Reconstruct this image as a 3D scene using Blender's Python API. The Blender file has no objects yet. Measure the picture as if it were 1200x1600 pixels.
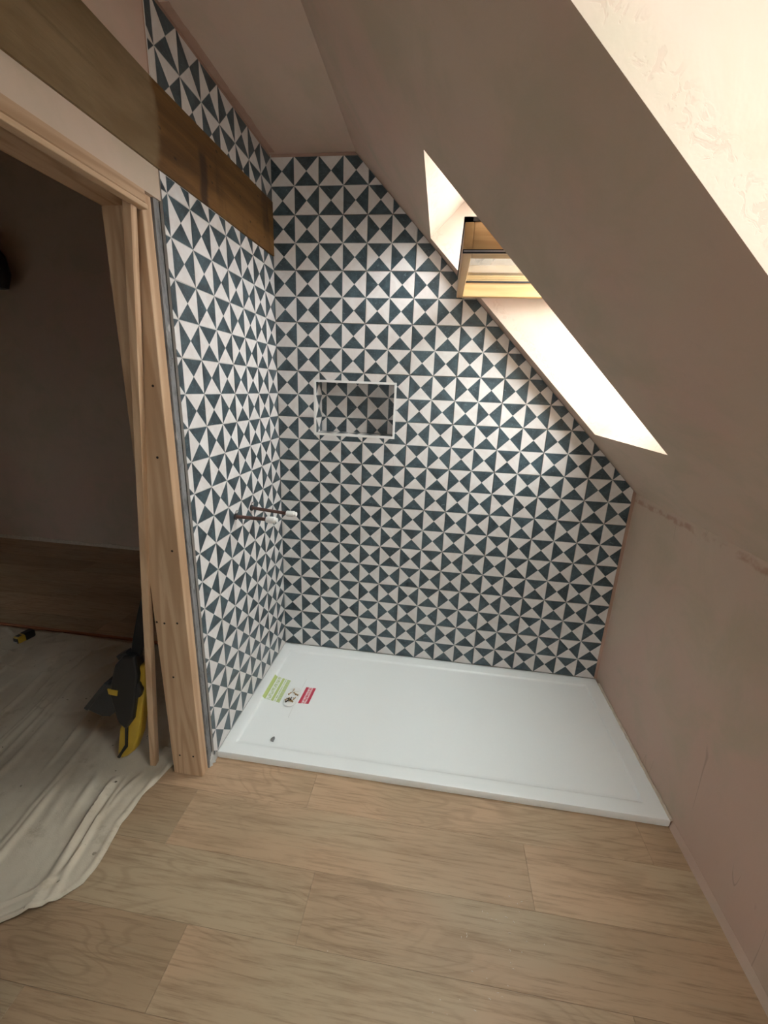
import bpy, bmesh, math, random
from mathutils import Vector, Matrix, noise
random.seed(7)
SC = bpy.context.scene
COL = SC.collection

# ------------------------------------------------------------------ camera
cam_d = bpy.data.cameras.new('camera'); cam = bpy.data.objects.new('camera', cam_d); COL.objects.link(cam)
R0 = ((0.99024, 0.13327, 0.04032), (0.07413, -0.26094, -0.96251), (-0.11775, 0.95611, -0.26828))
def rodr(v):
    v = Vector(v); return Matrix.Rotation(v.length, 3, v.normalized())
Rw = rodr((1.84184, 0.1506, -0.05596))              # world -> camera (x right, y down, z forward)
cx_ax, cy_ax, cz_ax = Rw[0].copy(), -Rw[1].copy(), -Rw[2].copy()
CAM = Vector((0.74074, -1.84232, 1.33656))
M = Matrix.Identity(4)
for i in range(3):
    M[i][0] = cx_ax[i]; M[i][1] = cy_ax[i]; M[i][2] = cz_ax[i]; M[i][3] = CAM[i]
cam.matrix_world = M
FPX, PX, PY = 638.317, 602.914, 790.114
cam_d.sensor_fit = 'AUTO'; cam_d.sensor_width = 36.0
cam_d.lens = FPX / 1600 * 36.0
cam_d.shift_x = (600 - PX) / 1600; cam_d.shift_y = (PY - 800) / 1600
cam_d.clip_start = 0.02; cam_d.clip_end = 100
SC.camera = cam

# ------------------------------------------------------------------ sky and exposure
W = bpy.data.worlds.new('overcast_sky'); SC.world = W; W.use_nodes = True
bgn = W.node_tree.nodes['Background']
wt = W.node_tree; tc = wt.nodes.new('ShaderNodeTexCoord'); sx = wt.nodes.new('ShaderNodeSeparateXYZ'); mr = wt.nodes.new('ShaderNodeValToRGB')
wt.links.new(tc.outputs['Generated'], sx.inputs[0]); wt.links.new(sx.outputs[2], mr.inputs[0]); wt.links.new(mr.outputs[0], bgn.inputs['Color'])
ce = mr.color_ramp.elements                        # overcast sky: the zenith three times the horizon
ce[0].position = 0.0; ce[0].color = (0.31, 0.322, 0.327, 1); ce[1].position = 1.0; ce[1].color = (0.945, 0.975, 0.985, 1)
bgn.inputs['Strength'].default_value = 40.0
SC.view_settings.view_transform = 'Standard'; SC.view_settings.look = 'None'
SC.view_settings.exposure = 0.0; SC.view_settings.gamma = 1.0
SC.view_settings.use_curve_mapping = False
SC.cycles.max_bounces = 14; SC.cycles.diffuse_bounces = 10; SC.cycles.transparent_max_bounces = 12
SC.cycles.use_denoising = True
SC.cycles.sample_clamp_indirect = 6.0

# ------------------------------------------------------------------ helpers
FLOOR = -0.03
def pix(u, v, axis, val):
    """a pixel of the 1200x1600 photograph, taken to the plane axis = val"""
    d = Rw.transposed() @ Vector(((u - PX) / FPX, (v - PY) / FPX, 1))
    t = (val - CAM[axis]) / d[axis]
    return CAM + d * t

class MB:
    def __init__(s): s.v = []; s.f = []; s.uv = {}
    def add(s, vs, fs):
        o = len(s.v); s.v += [tuple(p) for p in vs]; s.f += [tuple(i + o for i in f) for f in fs]; return s
    def box(s, a, b):
        x0, y0, z0 = a; x1, y1, z1 = b
        return s.add([(x0,y0,z0),(x1,y0,z0),(x1,y1,z0),(x0,y1,z0),(x0,y0,z1),(x1,y0,z1),(x1,y1,z1),(x0,y1,z1)],
            [(3,2,1,0),(4,5,6,7),(0,1,5,4),(1,2,6,5),(2,3,7,6),(3,0,4,7)])
    def prism(s, bot, top):
        n = len(bot)
        fs = [tuple(reversed(range(n))), tuple(range(n, 2*n))]
        for i in range(n): fs.append((i, (i+1) % n, n + (i+1) % n, n + i))
        return s.add(list(bot) + list(top), fs)
    def tube(s, pts, r, n=12, caps=True):
        pts = [Vector(p) for p in pts]
        rs = r if isinstance(r, (list, tuple)) else [r] * len(pts)
        rings = []; up = None
        for i, p in enumerate(pts):
            d = (pts[min(i+1, len(pts)-1)] - pts[max(i-1, 0)]).normalized()
            if up is None:
                up = Vector((0,0,1)) if abs(d.z) < 0.9 else Vector((0,1,0))
            a = d.cross(up).normalized(); b = a.cross(d).normalized(); up = b
            rings.append([p + rs[i] * (math.cos(2*math.pi*k/n) * a + math.sin(2*math.pi*k/n) * b) for k in range(n)])
        vs = [q for rg in rings for q in rg]; fs = []
        for i in range(len(pts)-1):
            for k in range(n):
                fs.append((i*n+k, i*n+(k+1) % n, (i+1)*n+(k+1) % n, (i+1)*n+k))
        if caps:
            fs.append(tuple(reversed(range(n)))); fs.append(tuple(range((len(pts)-1)*n, len(pts)*n)))
        return s.add(vs, fs)
    def mesh(s, name, mat, smooth=False, bevel=0, seg=2):
        me = bpy.data.meshes.new(name); me.from_pydata(s.v, [], s.f)
        bm = bmesh.new(); bm.from_mesh(me)
        bmesh.ops.remove_doubles(bm, verts=bm.verts, dist=1e-6)
        bmesh.ops.recalc_face_normals(bm, faces=bm.faces)
        if bevel:
            es = [e for e in bm.edges if len(e.link_faces) == 2 and e.calc_face_angle(0) > 0.6]
            bmesh.ops.bevel(bm, geom=es, offset=bevel, segments=seg, affect='EDGES', profile=0.5, clamp_overlap=True)
        bm.to_mesh(me); bm.free()
        if smooth:
            for p in me.polygons: p.use_smooth = True
            try: me.set_sharp_from_angle(angle=math.radians(40))
            except Exception: pass
        me.materials.append(mat); return me
    def build(s, name, mat, parent=None, **k):
        return link(name, s.mesh(name, mat, **k), parent)

def link(name, me, parent=None):
    o = bpy.data.objects.new(name, me); COL.objects.link(o)
    if parent is not None: o.parent = parent
    return o
def tag(o, label=None, cat=None, group=None, kind=None):
    if label: o['label'] = label
    if cat: o['category'] = cat
    if group: o['group'] = group
    if kind: o['kind'] = kind
    return o
def empty(name, loc=(0,0,0)):
    o = bpy.data.objects.new(name, None); COL.objects.link(o); o.location = loc; o.empty_display_size = 0.05
    return o

# ------------------------------------------------------------------ material helpers
class NT:
    def __init__(s, name):
        s.m = bpy.data.materials.new(name); s.m.use_nodes = True; s.t = s.m.node_tree
        s.b = s.t.nodes['Principled BSDF']; s.out = s.t.nodes['Material Output']
    def n(s, typ, **k):
        nd = s.t.nodes.new(typ)
        for a, v in k.items(): setattr(nd, a, v)
        return nd
    def set(s, sock, v):
        if hasattr(v, 'is_linked') or isinstance(v, bpy.types.NodeSocket): s.t.links.new(v, sock)
        elif isinstance(v, (tuple, list)) and len(v) == 3 and sock.type == 'RGBA': sock.default_value = (*v, 1)
        else: sock.default_value = v
    def math(s, op, a, b=0.0, c=0.0):
        nd = s.n('ShaderNodeMath', operation=op)
        s.set(nd.inputs[0], a); s.set(nd.inputs[1], b); s.set(nd.inputs[2], c)
        return nd.outputs[0]
    def mix(s, fac, a, b, blend='MIX'):
        nd = s.n('ShaderNodeMix', data_type='RGBA', blend_type=blend)
        s.set(nd.inputs[0], fac); s.set(nd.inputs[6], a); s.set(nd.inputs[7], b)
        return nd.outputs[2]
    def ramp(s, fac, lo, hi, a=0.0, b=1.0):
        nd = s.n('ShaderNodeMapRange'); nd.interpolation_type = 'SMOOTHSTEP'
        s.set(nd.inputs[0], fac); s.set(nd.inputs[1], lo); s.set(nd.inputs[2], hi); s.set(nd.inputs[3], a); s.set(nd.inputs[4], b)
        return nd.outputs[0]
    def obj(s): return s.n('ShaderNodeTexCoord').outputs['Object']
    def uv(s): return s.n('ShaderNodeTexCoord').outputs['UV']
    def world(s): return s.n('ShaderNodeNewGeometry').outputs['Position']
    def rnd(s): return s.n('ShaderNodeObjectInfo').outputs['Random']
    def map(s, vec, scale=(1,1,1), loc=(0,0,0), rot=(0,0,0)):
        nd = s.n('ShaderNodeMapping'); s.set(nd.inputs[0], vec)
        s.set(nd.inputs['Scale'], scale); s.set(nd.inputs['Rotation'], rot); s.set(nd.inputs['Location'], loc)
        return nd.outputs[0]
    def vadd(s, a, b):
        nd = s.n('ShaderNodeVectorMath', operation='ADD'); s.set(nd.inputs[0], a); s.set(nd.inputs[1], b); return nd.outputs[0]
    def comb(s, x, y, z):
        nd = s.n('ShaderNodeCombineXYZ'); s.set(nd.inputs[0], x); s.set(nd.inputs[1], y); s.set(nd.inputs[2], z); return nd.outputs[0]
    def sep(s, v):
        nd = s.n('ShaderNodeSeparateXYZ'); s.set(nd.inputs[0], v); return nd.outputs
    def noise(s, vec, scale, detail=4, rough=0.55, dist=0.0):
        nd = s.n('ShaderNodeTexNoise'); s.set(nd.inputs['Vector'], vec)
        nd.inputs['Scale'].default_value = scale; nd.inputs['Detail'].default_value = detail
        nd.inputs['Roughness'].default_value = rough; nd.inputs['Distortion'].default_value = dist
        return nd.outputs[0]
    def bump(s, h, strength=0.3, dist=0.01):
        nd = s.n('ShaderNodeBump'); s.set(nd.inputs['Height'], h)
        nd.inputs['Strength'].default_value = strength; nd.inputs['Distance'].default_value = dist
        s.t.links.new(nd.outputs[0], s.b.inputs['Normal'])
    def done(s, col, rough=0.6, metal=0.0, spec=0.5):
        s.set(s.b.inputs['Base Color'], col); s.set(s.b.inputs['Roughness'], rough)
        s.b.inputs['Metallic'].default_value = metal; s.b.inputs['Specular IOR Level'].default_value = spec
        return s.m

def simple(name, col, rough=0.5, metal=0.0, var=0.12, scale=30, spec=0.5):
    t = NT(name); n = t.noise(t.obj(), scale, 3)
    c = t.mix(n, tuple(x * (1 - var) for x in col), tuple(min(1, x * (1 + var)) for x in col))
    return t.done(c, rough, metal, spec)

# tiles: bow-tie print, UV counted in cells of ten centimetres
def tile_mat():
    t = NT('patterned_tile'); u = t.sep(t.uv()); rn = t.rnd()
    fx = t.math('SUBTRACT', t.math('FRACT', u[0]), 0.5); fy = t.math('SUBTRACT', t.math('FRACT', u[1]), 0.5)
    ax = t.math('ABSOLUTE', fx); ay = t.math('ABSOLUTE', fy)
    lr = t.math('GREATER_THAN', ax, ay)
    par = t.math('MODULO', t.math('ADD', t.math('FLOOR', u[0]), t.math('FLOOR', u[1])), 2.0)
    par = t.math('ABSOLUTE', par)
    dark = t.math('ABSOLUTE', t.math('SUBTRACT', lr, par))
    edge = t.math('GREATER_THAN', t.math('MAXIMUM', ax, ay), 0.489)
    diag = t.math('LESS_THAN', t.math('ABSOLUTE', t.math('SUBTRACT', ax, ay)), 0.012)
    off = t.comb(t.math('MULTIPLY', rn, 37.0), t.math('MULTIPLY', rn, 91.0), 0.0)
    p = t.vadd(t.uv(), off)
    n1 = t.noise(p, 1.6, 5, 0.65, 0.8); n2 = t.noise(t.map(p, (1, 2.2, 1)), 5.5, 5, 0.7, 1.4)
    dk = t.mix(t.ramp(n1, 0.3, 0.72), (0.028, 0.042, 0.050), (0.062, 0.098, 0.116))
    dk = t.mix(t.ramp(n2, 0.55, 0.78), dk, (0.17, 0.24, 0.27))
    lt = t.mix(t.ramp(n1, 0.3, 0.7), (0.665, 0.625, 0.60), (0.75, 0.735, 0.72))
    lt = t.mix(t.math('MULTIPLY', rn, 0.25), lt, (0.68, 0.64, 0.62))
    c = t.mix(dark, lt, dk)
    c = t.mix(t.math('MULTIPLY', diag, 0.35), c, (0.30, 0.31, 0.31))
    c = t.mix(t.math('MULTIPLY', edge, 0.75), c, (0.50, 0.50, 0.485))
    t.bump(t.math('ADD', t.noise(p, 9, 3), t.math('MULTIPLY', edge, -2.0)), 0.08, 0.003)
    return t.done(c, t.ramp(n2, 0.2, 0.9, 0.30, 0.46), spec=0.45)

def plaster_mat(name, c1, c2, c3, reveal=False, scar=False, streak=(1, 1, 1)):
    t = NT(name); p = t.world()
    n1 = t.noise(p, 1.7, 4, 0.55, 0.6); n2 = t.noise(t.map(p, streak), 4.5, 5, 0.6, 0.4); n3 = t.noise(p, 26, 4, 0.6)
    c = t.mix(t.ramp(n1, 0.38, 0.64), c1, c2)
    c = t.mix(t.ramp(n2, 0.42, 0.70, 0, 0.8), c, c3)
    c = t.mix(t.ramp(n3, 0.62, 0.8, 0, 0.25), c, tuple(x * 0.82 for x in c1))
    h = t.math('ADD', t.math('MULTIPLY', n2, 1.0), t.math('MULTIPLY', n3, 0.25))
    s = t.sep(p)
    if reveal:                                     # wet pink scabs along the trowelled edge of the reveals
        d = t.math('MULTIPLY', t.math('SUBTRACT', t.math('ADD', s[0], s[2]), 2.551), 0.7071)
        band = t.math('MULTIPLY', t.ramp(d, 0.006, 0.016), t.ramp(d, 0.03, 0.05, 1, 0))
        blot = t.ramp(t.noise(p, 42, 3, 0.6, 1.5), 0.5, 0.6)
        msk = t.math('MULTIPLY', band, blot)
        c = t.mix(t.math('MULTIPLY', msk, 0.45), c, (0.50, 0.36, 0.29))
        h = t.math('SUBTRACT', h, t.math('MULTIPLY', msk, 0.10))
    if scar:                                       # raw joint just under the slope, and hairline scratches
        w = t.math('ADD', s[2], t.math('MULTIPLY', t.math('SUBTRACT', t.noise(p, 9, 4), 0.5), 0.035))
        d = t.math('ABSOLUTE', t.math('SUBTRACT', w, 0.925))
        msk = t.math('MULTIPLY', t.ramp(d, 0.004, 0.016, 1, 0), t.ramp(t.noise(p, 16, 3), 0.42, 0.6))
        c = t.mix(t.math('MULTIPLY', msk, 0.7), c, (0.40, 0.24, 0.17))
        h = t.math('SUBTRACT', h, t.math('MULTIPLY', msk, 0.5))
        g = t.math('ABSOLUTE', t.math('SUBTRACT', t.noise(t.map(p, (1, 5, 1), rot=(0.5, 0, 0)), 1.6, 2, 0.4, 0.3), 0.5))
        ln = t.math('MULTIPLY', t.ramp(g, 0.0, 0.006, 1, 0), t.ramp(t.noise(p, 3.5, 1), 0.56, 0.64))
        c = t.mix(t.math('MULTIPLY', ln, 0.45), c, (0.28, 0.21, 0.17))
    t.bump(h, 0.22, 0.008)
    return t.done(c, 0.82, spec=0.25)

def wood_mat(name, c1, c2, cd, axis=2, ring=1.0, knots=True, rough=0.6, dens=1.0, streak=0.6):
    t = NT(name); rn = t.rnd()
    off = t.comb(t.math('MULTIPLY', rn, 13.0), t.math('MULTIPLY', rn, 7.0), t.math('MULTIPLY', rn, 29.0))
    sc = [1, 1, 1]; sc[axis] = 0.07
    p = t.map(t.vadd(t.obj(), off), tuple(sc))
    big = t.noise(p, 9 * dens, 2, 0.4, 0.3)
    rings = t.math('PINGPONG', t.math('MULTIPLY', big, 9.0 * ring), 0.5)
    fine = t.noise(p, 110 * dens, 4, 0.65)
    tone = t.noise(t.vadd(t.obj(), off), 2.0, 2)
    c = t.mix(t.ramp(tone, 0.3, 0.7), c1, c2)
    c = t.mix(t.math('MULTIPLY', t.ramp(rings, 0.05, 0.32, 1, 0), streak), c, cd)
    c = t.mix(t.ramp(fine, 0.45, 0.8, 0, 0.45), c, cd)
    if knots:
        vo = t.n('ShaderNodeTexVoronoi'); sk = [7, 7, 7]; sk[axis] = 2.2
        t.set(vo.inputs['Vector'], t.map(t.vadd(t.obj(), off), tuple(sk))); vo.inputs['Scale'].default_value = 1.0
        kn = t.ramp(vo.outputs['Distance'], 0.05, 0.11, 1, 0)
        c = t.mix(t.math('MULTIPLY', kn, 0.8), c, tuple(x * 0.35 for x in cd))
    t.bump(fine, 0.12, 0.002)
    return t.done(c, rough, spec=0.35)

def plank_mat():
    t = NT('oak_effect_plank'); rn = t.rnd()
    off = t.comb(t.math('MULTIPLY', rn, 31.0), t.math('MULTIPLY', rn, 57.0), t.math('MULTIPLY', rn, 5.0))
    q = t.vadd(t.obj(), off); p = t.map(q, (0.13, 1, 1))
    big = t.noise(t.map(q, (0.22, 1, 1)), 6.0, 2, 0.5, 0.6)
    rings = t.math('PINGPONG', t.math('MULTIPLY', big, 22.0), 0.5)
    fine = t.noise(t.map(q, (0.05, 1, 1)), 120, 4, 0.7)
    med = t.noise(t.map(q, (0.085, 1, 1)), 34, 6, 0.68, 0.5)
    tone = t.noise(t.map(q, (0.6, 1.0, 1)), 4.2, 3, 0.5, 0.3)
    c = t.mix(t.ramp(tone, 0.32, 0.68), (0.46, 0.310, 0.198), (0.385, 0.268, 0.168))
    c = t.mix(t.ramp(t.noise(t.map(q, (0.5, 1.2, 1)), 2.6, 2), 0.45, 0.7, 0, 0.8), c, (0.42, 0.325, 0.215))
    mask = t.ramp(t.noise(t.map(q, (0.7, 1, 1)), 3.0, 1), 0.44, 0.62)
    c = t.mix(t.math('MULTIPLY', t.math('MULTIPLY', t.ramp(rings, 0.03, 0.22, 1, 0), mask), 0.22), c, (0.170, 0.102, 0.056))
    c = t.mix(t.ramp(med, 0.50, 0.74, 0, 0.55), c, (0.22, 0.138, 0.078))
    c = t.mix(t.ramp(fine, 0.46, 0.72, 0, 0.55), c, (0.185, 0.115, 0.064))
    c = t.mix(t.ramp(t.noise(t.map(q, (0.06, 1, 1)), 90, 3), 0.6, 0.8, 0, 0.35), c, (0.40, 0.305, 0.21))
    tint = t.mix(rn, (0.84, 0.83, 0.80), (1.12, 1.11, 1.09))
    c = t.mix(1.0, c, tint, 'MULTIPLY')
    t.bump(t.math('ADD', fine, med), 0.06, 0.002)
    return t.done(c, t.ramp(med, 0.3, 0.8, 0.42, 0.56), spec=0.4)

def beam_mat():
    t = NT('old_oak_beam'); p = t.world(); s = t.sep(p)
    q = t.map(p, (1, 0.09, 1))
    n = t.noise(q, 14, 5, 0.65, 0.5); f = t.noise(q, 70, 4, 0.7)
    raw = t.mix(t.ramp(n, 0.3, 0.7), (0.075, 0.034, 0.009), (0.19, 0.096, 0.028))
    raw = t.mix(t.ramp(f, 0.5, 0.8, 0, 0.5), raw, (0.06, 0.028, 0.010))
    vo = t.n('ShaderNodeTexVoronoi'); t.set(vo.inputs['Vector'], t.map(p, (6, 3.2, 6)))
    raw = t.mix(t.ramp(vo.outputs['Distance'], 0.06, 0.14, 0.75, 0), raw, (0.025, 0.012, 0.006))
    dl = t.noise(t.map(p, (1, 1, 0.35)), 7.0, 3)   # damp marks
    raw = t.mix(t.ramp(dl, 0.55, 0.68, 0, 0.75), raw, (0.035, 0.016, 0.007))
    mk = t.math('ABSOLUTE', t.math('ADD', t.math('ADD', s[1], 0.52), t.math('MULTIPLY', t.math('SUBTRACT', n, 0.5), 0.05)))
    mk = t.math('MULTIPLY', t.ramp(mk, 0.010, 0.028, 1, 0), t.ramp(s[2], 1.96, 1.985, 1, 0))
    raw = t.mix(t.math('MULTIPLY', mk, 0.8), raw, (0.022, 0.009, 0.006))
    n2 = t.noise(t.map(p, (1, 0.25, 1)), 9, 4, 0.6, 0.5)
    dust = t.mix(t.ramp(n2, 0.3, 0.72), (0.165, 0.110, 0.052), (0.255, 0.185, 0.105))
    dust = t.mix(t.ramp(n, 0.62, 0.78, 0, 0.5), dust, (0.11, 0.068, 0.028))
    e = t.math('ADD', s[1], t.math('MULTIPLY', t.math('SUBTRACT', t.noise(p, 9, 3), 0.5), 0.07))
    e = t.math('ADD', e, t.math('MULTIPLY', t.math('ABSOLUTE', t.math('SUBTRACT', s[2], 1.93)), 0.25))
    c = t.mix(t.ramp(e, -0.725, -0.70), dust, raw)
    t.bump(t.math('ADD', n, f), 0.3, 0.006)
    return t.done(c, 0.62, spec=0.3)

def canvas_mat():
    t = NT('canvas_dust_sheet'); p = t.world()
    n1 = t.noise(p, 3.2, 4, 0.6, 0.5); n2 = t.noise(p, 14, 4, 0.65); w = t.noise(p, 380, 2)
    c = t.mix(t.ramp(n1, 0.3, 0.7), (0.50, 0.43, 0.33), (0.61, 0.54, 0.43))
    c = t.mix(t.ramp(n2, 0.58, 0.75, 0, 0.45), c, (0.31, 0.255, 0.18))
    sp = t.ramp(t.noise(p, 46, 2, 0.5), 0.70, 0.74)
    c = t.mix(t.math('MULTIPLY', sp, t.ramp(n1, 0.45, 0.6)), c, (0.10, 0.085, 0.06))
    t.bump(t.math('ADD', t.math('MULTIPLY', w, 0.3), t.noise(p, 22, 4)), 0.25, 0.006)
    return t.done(c, 0.9, spec=0.15)

def glass_mat():
    t = NT('window_glass'); nt = t.t
    tr = t.n('ShaderNodeBsdfTransparent'); tr.inputs[0].default_value = (0.62, 0.64, 0.635, 1)   # coated double glazing, two faces per pane
    gl = t.n('ShaderNodeBsdfGlossy'); gl.inputs['Roughness'].default_value = 0.02
    fr = t.n('ShaderNodeFresnel'); bf = t.n('ShaderNodeNewGeometry'); t.set(fr.inputs['IOR'], t.ramp(bf.outputs['Backfacing'], 0.0, 1.0, 1.5, 1 / 1.5))
    mx = t.n('ShaderNodeMixShader')
    nt.links.new(fr.outputs[0], mx.inputs[0]); nt.links.new(tr.outputs[0], mx.inputs[1]); nt.links.new(gl.outputs[0], mx.inputs[2])
    nt.links.new(mx.outputs[0], t.out.inputs[0]); return t.m

def print_mat(name, ink, ink2, paper, bands):
    """flat print: solid bars and rows of tiny unreadable lettering, in UV"""
    t = NT(name); u = t.sep(t.uv()); col = paper
    for (a, b, solid) in bands:
        m = t.math('MULTIPLY', t.math('GREATER_THAN', u[0], a), t.math('LESS_THAN', u[0], b))
        if solid: col = t.mix(m, col, ink)
        else:
            k = t.math('GREATER_THAN', t.noise(t.comb(t.math('MULTIPLY', u[0], 3.0), t.math('MULTIPLY', u[1], 34.0), 0), 1.0, 1), 0.47)
            col = t.mix(t.math('MULTIPLY', m, k), col, ink2)
    return t.done(col, 0.45)

PL1, PL2, PL3 = (0.585, 0.470, 0.380), (0.60, 0.440, 0.365), (0.500, 0.425, 0.328)
M_ceil = plaster_mat('fresh_pink_plaster', PL1, PL2, PL3, reveal=True, streak=(1.4, 0.7, 1.4))
M_knee = plaster_mat('knee_wall_plaster', PL1, PL2, PL3, scar=True)
M_wall = plaster_mat('wall_plaster', PL1, PL2, PL3)
M_raw = plaster_mat('raw_pink_undercoat', (0.42, 0.27, 0.21), (0.50, 0.34, 0.27), (0.36, 0.24, 0.18))
M_tile = tile_mat()
M_body = simple('unglazed_tile_body', (0.46, 0.43, 0.40), 0.85, var=0.15)
M_grout = simple('pale_grout', (0.52, 0.51, 0.49), 0.9, var=0.1, scale=40)
M_pine = wood_mat('planed_pine', (0.56, 0.385, 0.245), (0.50, 0.335, 0.205), (0.36, 0.215, 0.115), axis=2)
M_piney = wood_mat('planed_pine_header', (0.50, 0.34, 0.215), (0.44, 0.29, 0.18), (0.32, 0.19, 0.10), axis=1)
M_bead = wood_mat('pale_pine_bead', (0.66, 0.49, 0.34), (0.60, 0.43, 0.28), (0.45, 0.29, 0.17), axis=1, knots=False)
M_sash = wood_mat('lacquered_pine_sash', (0.66, 0.44, 0.22), (0.60, 0.385, 0.18), (0.46, 0.26, 0.10), axis=0, knots=False, rough=0.35, streak=0.4)
M_sashy = wood_mat('lacquered_pine_rail', (0.66, 0.44, 0.22), (0.60, 0.385, 0.18), (0.46, 0.26, 0.10), axis=1, knots=False, rough=0.35, streak=0.4)
M_plank = plank_mat(); M_beam = beam_mat(); M_canvas = canvas_mat(); M_glass = glass_mat()
M_tray = simple('white_acrylic', (0.82, 0.835, 0.82), 0.32, var=0.015, scale=3)
M_trim = simple('white_tile_trim', (0.80, 0.80, 0.78), 0.35, var=0.02)
M_grey = simple('grey_tile_adhesive', (0.17, 0.17, 0.17), 0.85, var=0.45, scale=45)
def smear_mat():
    t = NT('grey_board_edge'); p = t.world()
    n = t.noise(t.map(p, (1, 1, 0.35)), 38, 4, 0.7); k = t.noise(p, 90, 3)
    c = t.mix(t.ramp(n, 0.3, 0.6), (0.10, 0.10, 0.10), (0.20, 0.20, 0.20))
    c = t.mix(t.ramp(t.noise(t.map(p, (1, 1, 0.2)), 30, 4, 0.7), 0.62, 0.70, 0, 0.8), c, (0.60, 0.57, 0.54))
    c = t.mix(t.ramp(k, 0.66, 0.74, 0, 0.8), c, (0.06, 0.045, 0.04))
    t.bump(n, 0.6, 0.006); return t.done(c, 0.85)
M_edge = smear_mat()
M_dgap = simple('dark_board_edge', (0.035, 0.03, 0.027), 0.9, var=0.4)
M_copper = simple('old_copper', (0.42, 0.17, 0.09), 0.32, 1.0, var=0.2)
M_brown = simple('tarnished_brown_pipe', (0.105, 0.055, 0.045), 0.5, 0.3, var=0.45, scale=60)
M_white = simple('white_plastic', (0.82, 0.82, 0.80), 0.35, var=0.03)
M_black = simple('black_plastic', (0.012, 0.012, 0.013), 0.42, var=0.3)
M_dark = simple('dark_grey_rubber', (0.035, 0.036, 0.038), 0.5, var=0.4, scale=15)
M_yel = simple('yellow_plastic', (0.52, 0.34, 0.035), 0.42, var=0.15)
M_gasket = simple('black_gasket', (0.02, 0.017, 0.018), 0.4, var=0.2)
M_alu = simple('brushed_aluminium', (0.55, 0.54, 0.55), 0.3, 0.9, var=0.1)
M_foil = simple('torn_pale_tape', (0.62, 0.62, 0.60), 0.3, 0.3, var=0.3, scale=80)
M_screw = simple('dark_screw', (0.04, 0.03, 0.022), 0.4, 0.7, var=0.2)
M_seal = simple('cream_sealant', (0.60, 0.52, 0.42), 0.7, var=0.3, scale=60)
M_pouch = simple('clear_pouch', (0.84, 0.84, 0.82), 0.2, var=0.1)
M_brass = simple('small_brass_fitting', (0.42, 0.28, 0.14), 0.35, 0.8, var=0.3)
M_subfl = simple('chipboard_subfloor', (0.10, 0.075, 0.05), 0.9)
M_flash = simple('grey_roof_flashing', (0.10, 0.10, 0.105), 0.5, 0.4)

# ------------------------------------------------------------------ setting
CEIL = 2.21; D0 = 2.551; KNEE = 1.604; YR = -3.7; XB = -3.4; YB = 1.03
S2 = math.sqrt(0.5)
def slope(x, y, d=0.0): return (x + d * S2, y, D0 - x + d * S2)

# floor: subfloor and every plank a part
fl = tag(MB().box((XB, YR, FLOOR - 0.06), (KNEE, YB, FLOOR - 0.005)).build('floor', M_subfl), kind='structure')
ROWS = [-0.657 - 0.0] 
yb = [-0.833 + 0.1765 * k for k in range(11, 0, -1)] + [-0.833, -1.010, -1.180, -1.342] + [-1.342 - 0.1765 * k for k in range(1, 14)]
known = {-0.833: 0.39, -1.010: 0.0, -1.180: 0.475, -1.342: 0.183}
pr = random.Random(3)
def plank(x0, x1, y0, y1):
    g = 0.0002; h = 0.0006
    a = (x0 + g, y0 + g); b = (x1 - g, y1 - g)
    cx, cy = (a[0] + b[0]) / 2, (a[1] + b[1]) / 2
    w, d = (b[0] - a[0]) / 2, (b[1] - a[1]) / 2
    m = MB()
    q = lambda ins, z: [(-w + ins, -d + ins, z), (w - ins, -d + ins, z), (w - ins, d - ins, z), (-w + ins, d - ins, z)]
    m.add(q(0, -0.005) + q(0, -0.0006) + q(h, 0),
          [(3,2,1,0)] + [(i, (i+1) % 4, 4 + (i+1) % 4, 4 + i) for i in range(4)] + [(4+i, 4 + (i+1) % 4, 8 + (i+1) % 4, 8 + i) for i in range(4)] + [(8,9,10,11)])
    o = m.build('plank', M_plank, fl); o.location = (cx, cy, FLOOR)
for i in range(len(yb) - 1):
    y1, y0 = yb[i], yb[i+1]
    if y1 > YB: y1 = YB
    if y0 < YR: y0 = YR
    if y1 - y0 < 0.01: continue
    top = max(y1, y0)
    j = None
    for k, v in known.items():
        if abs(yb[i+1] - k) < 1e-6: j = v
    if j is None: j = pr.uniform(0, 1.1)
    if abs(yb[i] + 1.342) < 1e-6: j = -0.12
    xs = [XB] + sorted(j + 1.10 * k for k in range(-5, 4) if XB + 0.05 < j + 1.10 * k < KNEE - 0.03) + [KNEE]
    for a, b in zip(xs[:-1], xs[1:]): plank(a, b, y0, y1)

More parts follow.
